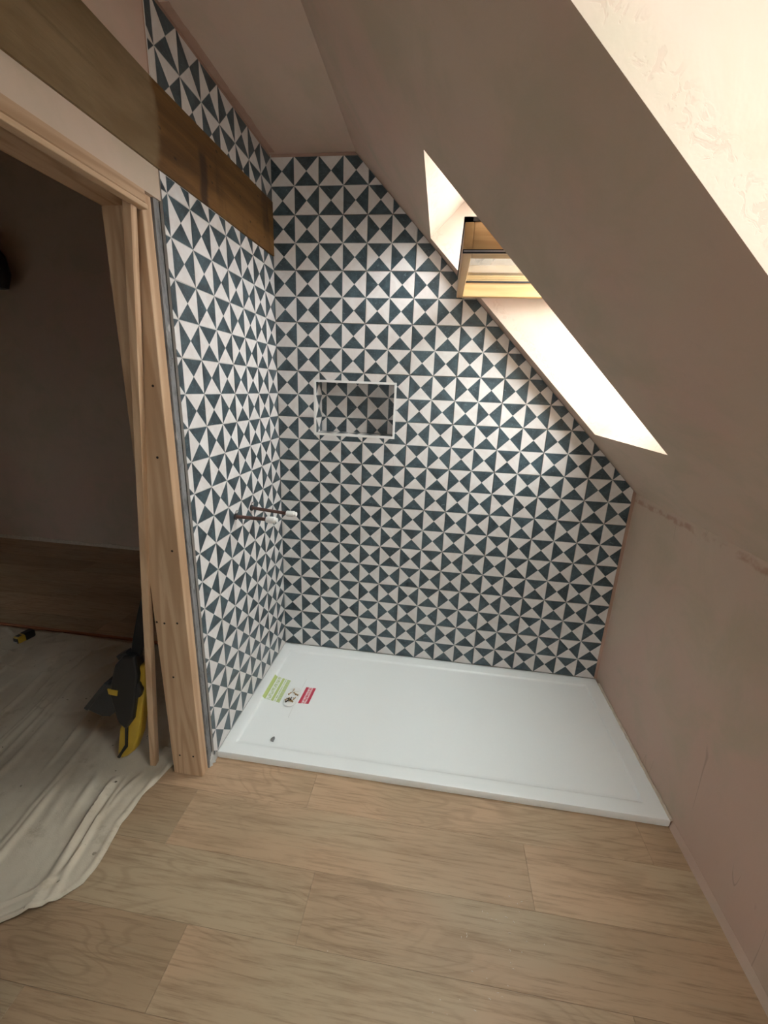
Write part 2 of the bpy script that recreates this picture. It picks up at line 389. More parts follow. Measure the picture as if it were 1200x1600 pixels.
# ceiling: the flat strip, the slope and the deep reveals of its two openings, one skin
def ceiling():
    m = MB(); T = 0.235
    m.box((-0.12, YR, CEIL), (D0 - CEIL, YB, CEIL + 0.12)); m.box((XB, YR, 3.0), (-0.06, YB, 3.1))
    xa, xb = 0.30, 1.75
    op = [((0.652, 1.354), lambda x: -0.060 - (x - 0.652) / 0.70 * 0.045, lambda x: -0.655),
          ((0.652, 1.354), lambda x: -1.300, lambda x: -1.900)]
    def slab(x0, x1, yf0, yf1, yn0, yn1):          # far y at x0 / x1, near y at x0 / x1
        lo = [slope(x0, yn0), slope(x1, yn1), slope(x1, yf1), slope(x0, yf0)]
        hi = [slope(x0, yn0, T), slope(x1, yn1, T), slope(x1, yf1, T), slope(x0, yf0, T)]
        m.prism(lo, hi)
    slab(xa, 0.652, 0.14, 0.14, YR, YR); slab(1.354, xb, 0.14, 0.14, YR, YR)
    slab(0.652, 1.354, 0.14, 0.14, op[0][1](0.652), op[0][1](1.354))
    slab(0.652, 1.354, -0.655, -0.655, -1.30, -1.30)
    slab(0.652, 1.354, -1.90, -1.90, YR, YR)
    o = tag(m.build('ceiling', M_ceil), kind='structure')
    k = MB(); n = 40
    w = lambda y: 0.020 + 0.006 * noise.noise((y * 7, 2, 0)) + 0.004 * noise.noise((y * 31, 8, 0))
    for i in range(n):
        ya, yb2 = -0.655 + 0.645 * i / n, -0.655 + 0.645 * (i + 1) / n
        k.prism([(-0.004, ya, CEIL - 0.0012), (w(ya), ya, CEIL - 0.0012), (w(yb2), yb2, CEIL - 0.0012), (-0.004, yb2, CEIL - 0.0012)],
                [(-0.004, ya, CEIL), (w(ya), ya, CEIL), (w(yb2), yb2, CEIL), (-0.004, yb2, CEIL)])
    k.build('undercoat_strip', M_raw, o)
    return o
ceiling()

# back wall with the niche cut out of its backing
NX0, NX1, NZ0, NZ1 = 0.169, 0.5415, 1.1235, 1.3665
m = MB(); y0, y1 = 0.009, 0.14
m.box((-0.13, y0, -0.08), (NX0, y1, 2.3)); m.box((NX1, y0, -0.08), (1.80, y1, 2.3))
m.box((NX0, y0, -0.08), (NX1, y1, NZ0)); m.box((NX0, y0, NZ1), (NX1, y1, 2.3)); m.box((NX0, 0.110, NZ0), (NX1, y1, NZ1))
wb = tag(m.build('wall_back', M_grout), kind='structure')
MB().box((1.5905, 0.0035, -0.001), (1.6045, 0.02, 0.97)).build('undercoat_strip', M_raw, wb)
MB().prism([(0.0, 0.006, 2.199), (0.354, 0.006, 2.199), (0.343, 0.006, 2.211), (0.0, 0.006, 2.211)],
           [(0.0, 0.02, 2.199), (0.354, 0.02, 2.199), (0.343, 0.02, 2.211), (0.0, 0.02, 2.211)]).build('undercoat_strip', M_raw, wb)

# left wall: partition between shower and the dark room, plaster beyond the door
m = MB()
m.box((-0.120, -0.745, -0.08), (-0.0145, 1.03, 3.05))
wl = tag(m.build('wall_left', M_raw), kind='structure')
m = MB()
m.box((-0.12, YR, 1.772), (-0.002, -0.7235, 3.05)); m.box((-0.12, YR, -0.08), (-0.002, -1.66, 1.772))
m.build('plaster_panel', M_wall, wl)
MB().box((-0.0085, -0.7225, 2.03), (-0.001, -0.7195, 2.2)).build('corner_bead', M_trim, wl)
MB().box((-0.0085, -0.7265, 2.03), (-0.0008, -0.7235, 2.2)).build('raw_edge', M_raw, wl)
# grout bed under the tiles of the left wall
MB().box((-0.0150, -0.7195, FLOOR), (-0.0015, 0.009, 1.846)).build('grout_bed', M_grout, wl)
MB().box((-0.0150, -0.7195, 2.02), (-0.0015, 0.009, 2.196)).build('grout_bed', M_grout, wl)
MB().box((-0.0150, -0.7195, 2.196), (-0.005, 0.009, 2.2105)).build('undercoat_strip', M_raw, wl)
# bare edge of the backer board beside the door post
g = MB(); g.box((-0.05, -0.7480, FLOOR), (-0.0070, -0.7275, 1.846)); 
g.build('board_edge', M_edge, wl)
MB().box((-0.03, -0.7275, FLOOR), (-0.0085, -0.7205, 1.846)).build('board_gap', M_dgap, wl)
tape = MB()
for k in range(6):
    y = -0.745 + 0.005 * k; z = FLOOR + 0.002 + 0.011 * (k % 3)
    tape.prism([(-0.010, y, z), (0.001 + 0.004 * (k % 2), y + 0.006, z + 0.004), (-0.004, y + 0.012, z + 0.03), (-0.010, y + 0.004, z + 0.024)],
               [(-0.009, y - 0.002, z), (0.003 + 0.004 * (k % 2), y + 0.004, z + 0.004), (-0.003, y + 0.010, z + 0.03), (-0.009, y + 0.002, z + 0.024)])
tape.build('torn_tape', M_foil, wl)

tag(MB().box((KNEE, YR, -0.08), (KNEE + 0.12, 0.14, 1.0)).build('wall_right', M_knee), kind='structure')
# the wall behind the camera has an added, unseen window to brighten floor and post
m = MB(); WX0, WX1, WZ0, WZ1 = 0.25, 1.30, 0.85, 1.80
m.box((XB, YR - 0.25, -0.08), (WX0, YR, 3.05)); m.box((WX1, YR - 0.25, -0.08), (1.8, YR, 2.4))
m.box((WX0, YR - 0.25, -0.08), (WX1, YR, WZ0)); m.box((WX0, YR - 0.25, WZ1), (WX1, YR, 2.4))
tag(m.build('wall_front', M_wall), kind='structure')
w3 = tag(empty('added_window_3', (0.8, YR - 0.2, WZ0)), kind='structure')
f = MB(); e = 0.05; yy0, yy1 = -0.03, 0.03; hw, hh = (WX1 - WX0) / 2, WZ1 - WZ0
f.box((-hw, yy0, 0), (-hw + e, yy1, hh)); f.box((hw - e, yy0, 0), (hw, yy1, hh)); f.box((-hw, yy0, 0), (hw, yy1, e)); f.box((-hw, yy0, hh - e), (hw, yy1, hh))
f.build('window_frame', M_white, w3); MB().box((-hw + e, -0.002, e), (hw - e, 0.002, hh - e)).build('pane', M_glass, w3)

# dark room beyond the door
wf = tag(MB().box((XB, YB, -0.08), (-0.12, YB + 0.12, 3.05)).build('wall_far', M_wall), kind='structure')
m = MB(); SY0, SY1, SZ0, SZ1 = -0.95, -0.30, 0.24, 0.76
m.box((XB - 0.12, YR, -0.08), (XB, SY0, 3.05)); m.box((XB - 0.12, SY1, -0.08), (XB, YB + 0.12, 3.05))
m.box((XB - 0.12, SY0, -0.08), (XB, SY1, SZ0)); m.box((XB - 0.12, SY0, SZ1), (XB, SY1, 3.05))
tag(m.build('wall_side', M_wall), kind='structure')
w4 = tag(empty('added_window_4', (XB - 0.06, (SY0 + SY1) / 2, SZ0)), kind='structure')  # added low window, out of view, that brightens the dim far wall
f = MB(); hw, hh, e = (SY1 - SY0) / 2, SZ1 - SZ0, 0.04
f.box((-0.025, -hw, 0), (0.025, -hw + e, hh)); f.box((-0.025, hw - e, 0), (0.025, hw, hh)); f.box((-0.025, -hw + e, 0), (0.025, hw - e, e)); f.box((-0.025, -hw + e, hh - e), (0.025, hw - e, hh))
f.build('window_frame', M_white, w4); MB().box((-0.002, -hw + e, e), (0.002, hw - e, hh - e)).build('pane', M_glass, w4)
m = MB(); n = 60
for k in range(n):                                 # pale skim line left along the foot of the far wall
    xa, xb = XB + (3.28 * k) / n, XB + (3.28 * (k + 1)) / n
    ha = 0.030 + 0.012 * noise.noise((xa * 6, 0, 0)); hb = 0.030 + 0.012 * noise.noise((xb * 6, 0, 0))
    m.prism([(xa, YB - 0.006, FLOOR), (xb, YB - 0.006, FLOOR), (xb, YB - 0.006, FLOOR + hb), (xa, YB - 0.006, FLOOR + ha)],
            [(xa, YB, FLOOR), (xb, YB, FLOOR), (xb, YB, FLOOR + hb), (xa, YB, FLOOR + ha)])
m.build('skim_strip', M_seal, wf)

# trim_1: the curled foot of the plaster along the right wall; sealant bead along the tray
m = MB(); n = 60
for k in range(n):
    ya, yb2 = -0.700 - 2.6 * k / n, -0.700 - 2.6 * (k + 1) / n
    f0 = lambda y: 0.012 + 0.004 * noise.noise((y * 8, 3, 0)); f1 = lambda y: 0.030 + 0.008 * noise.noise((y * 6, 9, 0))
    m.prism([(KNEE - f0(ya) * 0.6, ya, FLOOR), (KNEE - f0(yb2) * 0.6, yb2, FLOOR), (KNEE - 0.0005, yb2, FLOOR + f1(yb2)), (KNEE - 0.0005, ya, FLOOR + f1(ya))],
            [(KNEE + 0.01, ya, FLOOR), (KNEE + 0.01, yb2, FLOOR), (KNEE + 0.01, yb2, FLOOR + f1(yb2)), (KNEE + 0.01, ya, FLOOR + f1(ya))])
tag(m.build('trim_1', M_wall), kind='structure')
m = MB(); pts = []; rr = []
for k in range(46):
    y = -0.70 + 0.66 * k / 45
    pts.append((1.5985 + 0.0015 * noise.noise((y * 30, 0, 0)), y, 0.0005 + 0.004 * noise.noise((y * 22, 5, 0)))); rr.append(0.0052 + 0.0024 * noise.noise((y * 40, 2, 0)))
m.tube(pts, rr, 8)
tag(m.build('trim_2', M_seal, smooth=True), kind='structure')

# ------------------------------------------------------------------ tiles, each one an object
def clip(poly, a, b, c):                           # keep a*u + b*w <= c
    out = []
    for i in range(len(poly)):
        p, q = poly[i], poly[(i + 1) % len(poly)]
        dp, dq = a * p[0] + b * p[1] - c, a * q[0] + b * q[1] - c
        if dp <= 0: out.append(p)
        if (dp < 0 < dq) or (dq < 0 < dp):
            t = dp / (dp - dq); out.append((p[0] + (q[0] - p[0]) * t, p[1] + (q[1] - p[1]) * t))
    r = []
    for p in out:
        if not r or (abs(p[0] - r[-1][0]) + abs(p[1] - r[-1][1])) > 1e-5: r.append(p)
    if len(r) > 1 and abs(r[0][0] - r[-1][0]) + abs(r[0][1] - r[-1][1]) < 1e-5: r.pop()
    return r
def area(p): return abs(sum(p[i][0] * p[(i+1) % len(p)][1] - p[(i+1) % len(p)][0] * p[i][1] for i in range(len(p)))) / 2
def inset(p, d):
    n = len(p); out = []
    sgn = 1 if sum(p[i][0] * p[(i+1) % n][1] - p[(i+1) % n][0] * p[i][1] for i in range(n)) > 0 else -1
    for i in range(n):
        a, b, c = Vector(p[i-1]), Vector(p[i]), Vector(p[(i+1) % n])
        e1, e2 = (b - a).normalized(), (c - b).normalized()
        n1, n2 = Vector((-e1.y, e1.x)) * sgn, Vector((-e2.y, e2.x)) * sgn
        k = 1 + n1.dot(n2)
        o = (n1 + n2) * (d / max(k, 0.4)); out.append((b.x + o.x, b.y + o.y))
    return out
def tile_mesh(polys, to3, touv, thick=0.0095):
    """polys in wall coordinates; to3(u, w, depth) -> point with depth 0 at the face, growing into the wall"""
    me = bpy.data.meshes.new('tile'); vs = []; fs = []; uvs = []
    for p in polys:
        n = len(p); o = len(vs); q = inset(p, 0.0007)
        for (ring, dep) in ((p, thick), (p, 0.0007), (q, 0.0)):
            for (u, w) in ring: vs.append(to3(u, w, dep)); uvs.append(touv(u, w))
        fs.append(tuple(o + 2 * n + i for i in range(n))); fs.append(tuple(o + i for i in reversed(range(n))))
        for L in (0, n):
            for i in range(n): fs.append((o + L + i, o + L + (i+1) % n, o + L + n + (i+1) % n, o + L + n + i))
    me.from_pydata(vs, [], fs)
    ul = me.uv_layers.new(name='cells')
    for lp in me.loops: ul.data[lp.index].uv = uvs[lp.vertex_index]
    bm = bmesh.new(); bm.from_mesh(me); bmesh.ops.recalc_face_normals(bm, faces=bm.faces); bm.to_mesh(me); bm.free()
    me.materials.append(M_tile); me.materials.append(M_body)
    k = 0
    for p in polys:
        n = len(p)
        for i in range(2, 2 + n): me.polygons[k + i].material_index = 1
        k += 2 + 2 * n
    return me
shared = {}
def put_tile(parent, polys, frame, c0, r0, full, key):
    """frame: origin-based mapping; full tiles share one mesh"""
    to3, org = frame
    tr = random.Random(hash((key, c0, r0)) & 0xffff)
    jit = tr.uniform(-0.0003, 0.0003)
    u0, w0 = org(c0, r0)
    if full and key in shared: me = shared[key]
    else:
        loc = [[(u - u0, w - w0) for (u, w) in p] for p in polys]
        me = tile_mesh(loc, to3, lambda u, w: (key_par[key] + c0 % 2 + u * key_sgn[key] / 0.1, r0 % 2 - w / 0.1))
        if full: shared[key] = me
    o = link('tile', me, parent)
    b = to3(u0, w0, 0.0); a0 = to3(0, 0, 0.0)
    d = Vector(to3(0, 0, jit)) - Vector(a0)
    o.location = Vector(b) - Vector(a0) + d
    return o
GAP = 0.0011
key_par = {'back': 0, 'left': 1, 'nback': 0}; key_sgn = {'back': 1, 'left': -1, 'nback': 1}
# back wall: u = x, w = z
AX = 0.0955
bk = (lambda u, w, d: (u, d, w), lambda c, r: (AX + (c - 1) * 0.1, (22 - r) * 0.1))
for c in range(0, 16, 2):
    for r in range(0, 22, 2):
        u0, w0 = bk[1](c, r)
        P = [(u0 + GAP, w0 - 0.2 + GAP), (u0 + 0.2 - GAP, w0 - 0.2 + GAP), (u0 + 0.2 - GAP, w0 - GAP), (u0 + GAP, w0 - GAP)]
        Q = clip(P, -1, 0, -0.0012); Q = clip(Q, 1, 0, 1.5885) if Q else Q
        if Q: Q = clip(Q, 0, 1, 2.1975)
        if Q: Q = clip(Q, 0, -1, -0.0025)
        if Q: Q = clip(Q, 1, 1, D0 - 0.003)
        if not Q or len(Q) < 3 or area(Q) < 5e-5: continue
        polys = [Q]
        if Q and u0 + 0.2 > NX0 and u0 < NX1 and w0 > NZ0 and w0 - 0.2 < NZ1:   # around the niche
            a, b, c2, d = NX0 + 0.001, NX1 - 0.001, NZ0 + 0.001, NZ1 - 0.001
            polys = []
            for cl in ([(1,0,a)], [(-1,0,-b)], [(-1,0,-a),(1,0,b),(0,1,c2)], [(-1,0,-a),(1,0,b),(0,-1,-d)]):
                K = Q
                for (x, y, z) in cl:
                    if K: K = clip(K, x, y, z)
                if K and len(K) > 2 and area(K) > 2e-6: polys.append(K)
            if not polys: continue
        full = len(polys) == 1 and abs(area(polys[0]) - (0.2 - 2 * GAP) ** 2) < 1e-6
        put_tile(wb, polys, bk, c, r, full, 'back')
# left wall: u = y (negative towards the room), w = z
BY = 0.0984
lf = (lambda u, w, d: (-d, u, w), lambda c, r: (-(BY + (c - 1) * 0.1), (22 - r) * 0.1))
for c in range(0, 8, 2):
    for r in range(0, 22, 2):
        u0, w0 = lf[1](c, r)
        P = [(u0 - 0.2 + GAP, w0 - 0.2 + GAP), (u0 - GAP, w0 - 0.2 + GAP), (u0 - GAP, w0 - GAP), (u0 - 0.2 + GAP, w0 - GAP)]
        Q = clip(P, 1, 0, -0.0005); Q = clip(Q, -1, 0, 0.7205) if Q else Q
        if Q: Q = clip(Q, 0, 1, 2.1955)
        if Q: Q = clip(Q, 0, -1, -0.0025)
        if not Q or area(Q) < 5e-5: continue
        for half in ((-0.015, 1, 1.8495), (0.030, -1, -2.0475)):   # below and above the beam
            K = clip(Q, *half)
            if not K or len(K) < 3 or area(K) < 5e-5: continue
            full = abs(area(K) - (0.2 - 2 * GAP) ** 2) < 1e-6
            put_tile(wl, [K], lf, c, r, full, 'left')
# niche: back, sides, sill and head
IX0, IX1, IZ0, IZ1, ND = 0.178, 0.5325, 1.1335, 1.3575, 0.100
def niche_tile(poly, to3, touv): link('tile', tile_mesh([poly], to3, touv, 0.009), wb)
def rect(a, b, c, d): return [(a, c), (b, c), (b, d), (a, d)]
for (a, b) in ((IX0 - 0.008, 0.1995), (0.2005, 0.3968), (0.3978, IX1 + 0.008)):
    for (c, d) in ((IZ0 - 0.008, 1.1995), (1.2005, IZ1 + 0.008)):
        niche_tile(rect(a, b, c, d), lambda u, w, dd: (u, ND + dd, w), lambda u, w: ((u - 0.2) / 0.0985 + 6, 6 - (w - 1.2) / 0.1 + 2))
for sx, x in ((1, IX0), (-1, IX1)):
    for (c, d) in ((IZ0, 1.1995), (1.2005, IZ1)):
        niche_tile(rect(0.003, ND - 0.0005, c, d), lambda u, w, dd, x=x, sx=sx: (x - sx * dd, u, w), lambda u, w: (u / 0.1 + 4.0, 4 - (w - 1.2) / 0.1 + 2))
for sz, z in ((1, IZ0), (-1, IZ1)):
    for (a, b) in ((IX0, 0.2695), (0.2705, 0.4695), (0.4705, IX1)):
        niche_tile(rect(a, b, 0.003, ND - 0.0005), lambda u, w, dd, z=z, sz=sz: (u, w, z - sz * dd), lambda u, w: ((u - 0.27) / 0.1 + 6, w / 0.1 + 2))
tm = MB(); ya, yb_ = -0.0025, 0.0035
ox0, ox1, oz0, oz1 = 0.169, 0.5415, 1.1235, 1.3665
tm.box((ox0, ya, oz0), (ox0 + 0.0095, yb_, oz1)); tm.box((ox1 - 0.0095, ya, oz0), (ox1, yb_, oz1))
tm.box((ox0 + 0.0095, ya, oz0), (ox1 - 0.0095, yb_, oz0 + 0.0105)); tm.box((ox0 + 0.0095, ya, oz1 - 0.0095), (ox1 - 0.0095, yb_, oz1))
tm.build('niche_trim', M_trim, wb)

# ------------------------------------------------------------------ roof windows
def roof_window(name, yf, yn, open_sash):
    """outer frame in the roof plane (own axes: x along the slope, y across, z outwards), sash turned about its middle"""
    root = tag(empty(name), kind='structure')
    yc = (yf + yn) / 2; hw = abs(yf - yn) / 2; hl = 0.50; e = 0.034
    c = Vector(slope(1.000, yc, 0.235)) + Vector((0.028, 0, -0.028))
    rot = Matrix(((S2, 0, S2), (0, 1, 0), (-S2, 0, S2)))
    root.matrix_world = Matrix.Translation(c) @ rot.to_4x4()
    f = MB()
    f.box((-hl, -hw, 0), (-hl + e, hw, 0.09)); f.box((hl - e, -hw, 0), (hl, hw, 0.09))
    f.box((-hl + e, -hw, 0), (hl - e, -hw + e, 0.09)); f.box((-hl + e, hw - e, 0), (hl - e, hw, 0.09))
    f.build('window_frame', M_sashy, root, bevel=0.003, seg=1)
    fl_ = MB(); o = 0.11; t0, t1 = 0.02, 0.095
    fl_.box((-hl - o, -hw - o, t0), (-hl, hw + o, t1)); fl_.box((hl, -hw - o, t0), (hl + o, hw + o, t1))
    fl_.box((-hl, -hw - o, t0), (hl, -hw, t1)); fl_.box((-hl, hw, t0), (hl, hw + o, t1))
    fl_.build('flashing', M_flash, root)
    sl = hl - e - 0.006; sw = hw - e + 0.022 if open_sash else hw - e - 0.004
    s = empty('sash'); s.parent = root
    if open_sash:                                  # swung level about the pivot
        s.matrix_local = Matrix.Translation((0, 0, 0.045)) @ Matrix.Rotation(math.radians(-45), 4, 'Y')
    else: s.matrix_local = Matrix.Translation((0, 0, 0.045))
    h0, h1 = -0.036, 0.036
    a, b = 0.024, 0.024
    MB().box((-sl, -sw, h0), (-sl + a, sw, h1)).build('top_rail', M_sashy, s, bevel=0.003)
    MB().box((sl - 0.06, -sw, h0), (sl, sw, h1)).build('bottom_rail', M_sashy, s, bevel=0.003)
    MB().box((-sl + a, sw - b, h0), (sl - 0.06, sw, h1)).build('stile', M_sash, s, bevel=0.002)
    MB().box((-sl + a, -sw, h0), (sl - 0.06, -sw + 0.044, h1)).build('stile', M_sash, s, bevel=0.002)
    MB().box((-sl + a - 0.004, -sw + 0.04, 0.017), (sl - 0.056, sw - b + 0.004, 0.021)).build('pane', M_glass, s)
    gk = MB()
    gk.box((-sl - 0.002, -sw - 0.003, h1), (sl + 0.002, -sw + 0.03, h1 + 0.010)); gk.box((-sl - 0.002, sw - 0.02, h1), (sl + 0.002, sw + 0.003, h1 + 0.010))
    gk.box((-sl - 0.003, -sw - 0.003, h1), (-sl + 0.02, sw + 0.003, h1 + 0.010)); gk.box((sl - 0.05, -sw - 0.003, h1), (sl + 0.002, sw + 0.003, h1 + 0.010))
    gk.box((-sl + a, sw - b - 0.004, 0.011), (sl - 0.06, sw - b, 0.0165))
    gk.build('gasket', M_gasket, s)
    MB().box((-sl - 0.0005, -sw - 0.0025, h0 - 0.0005), (sl, -sw - 0.0002, h0 + 0.009)).build('edge_strip', M_gasket, s)
    MB().box((-sl + 0.002, -sw - 0.0035, h0 + 0.003), (sl, -sw - 0.0024, h0 + 0.006)).build('bright_strip', M_alu, s)
    return root
roof_window('window_1', -0.088, -0.638, True)
roof_window('window_2', -1.325, -1.875, False)

# ------------------------------------------------------------------ door opening: header, post, screws
dr = tag(empty('door_1', (0, -1.2, FLOOR)), kind='structure')
def loc(m, name, mat, parent, origin, **k):
    o = m.build(name, mat, parent, **k)
    return o
def at_world(o, parent_loc): o.location = -Vector(parent_loc); return o
PL = dr.location
h = MB(); h.prism([(-0.118, -0.786, 1.741), (-0.006, -0.786, 1.741), (-0.0005, -0.786, 1.7465), (-0.0005, -0.786, 1.7715), (-0.118, -0.786, 1.7715)],
                  [(-0.118, -1.66, 1.741), (-0.006, -1.66, 1.741), (-0.0005, -1.66, 1.7465), (-0.0005, -1.66, 1.7715), (-0.118, -1.66, 1.7715)])
at_world(h.build('header', M_piney, dr), PL)
at_world(MB().box((-0.020, -1.66, 1.7305), (0.0045, -0.786, 1.7415)).build('header_bead', M_bead, dr, bevel=0.002), PL)
p = MB(); p.box((-0.121, -0.7855, FLOOR), (-0.012, -0.7490, 1.7715))
post = at_world(p.build('post', M_pine, dr, bevel=0.0015, seg=1), PL)
p = MB(); p.box((-0.121, -1.70, FLOOR), (-0.004, -1.6605, 1.7715)); at_world(p.build('post', M_pine, dr, bevel=0.0015, seg=1), PL)
for (u, v) in ((246, 715), (269, 861), (245, 972), (257, 974), (277, 974), (281, 1180), (302, 1182), (239, 603), (271, 1058)):
    q = pix(u, v, 1, -0.7855)
    if not (-0.117 < q.x < -0.016): q.x = max(-0.112, min(-0.02, q.x))
    s = MB(); s.tube([(q.x, -0.7862, q.z), (q.x, -0.780, q.z)], 0.0036, 10)
    s.build('screw', M_screw, post)

# ------------------------------------------------------------------ beam
m = MB(); secs = [(-0.0015, 1.8515, 2.0455), (-0.37, 1.846, 2.034), (-0.73, 1.8405, 2.0235), (-1.1, 1.836, 2.0275), (YR + 0.001, 1.834, 2.03)]
for (ya, a0, a1), (yb_, b0, b1) in zip(secs[:-1], secs[1:]):
    m.prism([(-0.005, ya, a0), (0.004, ya, a0), (0.004, ya, a1), (-0.005, ya, a1)], [(-0.005, yb_, b0), (0.004, yb_, b0), (0.004, yb_, b1), (-0.005, yb_, b1)])
bm_ = m.build('timber_beam', M_beam)
tag(bm_, 'old brown timber beam crossing the left wall above the doorway', 'beam')

# ------------------------------------------------------------------ leaning batten
def stick(p0, p1, wv, tv):
    p0, p1, wv, tv = Vector(p0), Vector(p1), Vector(wv), Vector(tv)
    q = lambda c: [c - wv - tv, c + wv - tv, c + wv + tv, c - wv + tv]
    return MB().prism(q(p0), q(p1))
b0 = Vector((-0.2105, -0.768, FLOOR + 0.0062)); b1 = Vector((-0.024, -0.812, 1.739))
bt = stick(b0, b1, (0.0105, 0.001, 0), (-0.001, 0.0115, 0)).build('batten', M_pine, bevel=0.001, seg=1)
tag(bt, 'thin pale pine batten leaning against the door post', 'batten')

# ------------------------------------------------------------------ shower tray
TX0, TX1, TY0, TY1 = 0.0025, 1.594, -0.699, -0.0015
def tray():
    root = tag(empty('shower_tray', ((TX0 + TX1) / 2, (TY0 + TY1) / 2, FLOOR)), 'large white rectangular shower tray under the patterned tiles', 'shower tray')
    L = root.location
    nx, ny = 64, 40; vs = []; fs = []
    def hgt(x, y):
        d = min(x - TX0 - 0.042, TX1 - 0.058 - x, y - TY0 - 0.048, TY1 - 0.052 - y)
        k = max(0, min(1, d / 0.0085)); k = k * k * (3 - 2 * k)
        fall = 0.004 * max(0, 1 - math.hypot((x - 0.2) / 0.9, (y + 0.35) / 0.5))
        return -k * (0.0055 + fall)
    xs = sorted(set([TX0 + (TX1 - TX0) * i / nx for i in range(nx + 1)] + [TX0 + 0.042 + 0.0017 * i for i in range(6)] + [TX1 - 0.058 - 0.0017 * i for i in range(6)]))
    ys = sorted(set([TY0 + (TY1 - TY0) * i / ny for i in range(ny + 1)] + [TY0 + 0.048 + 0.0017 * i for i in range(6)] + [TY1 - 0.052 - 0.0017 * i for i in range(6)]))
    W_ = len(xs)
    for y in ys:
        for x in xs:
            vs.append((x - L.x, y - L.y, hgt(x, y) - L.z))
    for j in range(len(ys) - 1):
        for i in range(W_ - 1): fs.append((j*W_+i, j*W_+i+1, (j+1)*W_+i+1, (j+1)*W_+i))
    # skirt down to the floor with a softened top edge
    ring = [i for i in range(W_)] + [j*W_ + W_-1 for j in range(1, len(ys))] + [(len(ys)-1)*W_ + i for i in range(W_-2, -1, -1)] + [j*W_ for j in range(len(ys)-2, 0, -1)]
    prev = ring
    for (o, z) in ((0.0012, -0.0004), (0.002, -0.0025), (0.002, -0.024), (0.0, -0.03)):
        cur = []
        for k in ring:
            x, y, _ = vs[k]; ax = x + L.x; ay = y + L.y
            ox = -o if abs(ax - TX0) < 1e-6 else (o if abs(ax - TX1) < 1e-6 else 0); oy = -o if abs(ay - TY0) < 1e-6 else (o * 0.5 if abs(ay - TY1) < 1e-6 else 0)
            cur.append(len(vs)); vs.append((x + ox, y + oy, z - L.z))
        for a in range(len(ring)):
            b = (a + 1) % len(ring); fs.append((prev[b], prev[a], cur[a], cur[b]))
        prev = cur
    fs.append(tuple(prev))
    m = MB(); m.v = vs; m.f = fs
    o = m.build('tray_body', M_tray, root, smooth=True)
    return root, hgt
tr_root, tray_h = tray()
TZ = -0.0055

def sheet(name, corners, mat, th=0.0006, lift=0.0012, n=10, curl=0.0):
    """thin printed sheet lying on the tray; corners p00 p10 p11 p01, u along p00->p10"""
    p = [Vector(c) for c in corners]; vs = []; uv = []; fs = []
    c = sum(p, Vector()) / 4
    for k in range(2):
        for j in range(n + 1):
            for i in range(n + 1):
                u, v = i / n, j / n
                q = (p[0] * (1-u) + p[1] * u) * (1-v) + (p[3] * (1-u) + p[2] * u) * v
                z = tray_h(q.x, q.y) + lift + (th if k else 0) + curl * (2*u-1) ** 4
                vs.append((q.x - c.x, q.y - c.y, z - tray_h(c.x, c.y))); uv.append((u, v))
    N = (n + 1) * (n + 1)
    for j in range(n):
        for i in range(n):
            a = j*(n+1)+i
            fs.append((N+a, N+a+1, N+a+n+2, N+a+n+1)); fs.append((a, a+n+1, a+n+2, a+1))
    rim = [i for i in range(n+1)] + [j*(n+1)+n for j in range(1, n+1)] + [n*(n+1)+i for i in range(n-1, -1, -1)] + [j*(n+1) for j in range(n-1, 0, -1)]
    for a in range(len(rim)):
        b = (a+1) % len(rim); fs.append((rim[a], rim[b], N+rim[b], N+rim[a]))
    me = bpy.data.meshes.new(name); me.from_pydata(vs, [], fs)
    ul = me.uv_layers.new(name='print')
    for lp in me.loops: ul.data[lp.index].uv = uv[lp.vertex_index]
    me.materials.append(mat)
    o = link(name, me); o.location = (c.x, c.y, tray_h(c.x, c.y)); return o
P_green = print_mat('green_print', (0.47, 0.56, 0.20), (0.50, 0.58, 0.34), (0.80, 0.82, 0.78), [(0.0, 0.17, True), (0.22, 0.42, False), (0.48, 0.62, True), (0.66, 0.74, False), (0.78, 0.97, True), (0.80, 0.95, False)])
P_red = print_mat('red_print', (0.50, 0.035, 0.07), (0.80, 0.70, 0.70), (0.66, 0.14, 0.17), [(0.0, 0.24, True), (0.30, 0.50, False), (0.56, 0.72, False), (0.78, 1.0, True)])
green = sheet('instruction_sheet', [(0.046, -0.402, 0), (0.133, -0.418, 0), (0.133, -0.275, 0), (0.046, -0.255, 0)], P_green)
tag(green, 'green and white printed instruction label stuck on the shower tray', 'label')
red = sheet('warning_sheet', [(0.211, -0.405, 0), (0.258, -0.402, 0), (0.262, -0.303, 0), (0.216, -0.303, 0)], P_red)
tag(red, 'red printed warning label stuck on the shower tray', 'label')

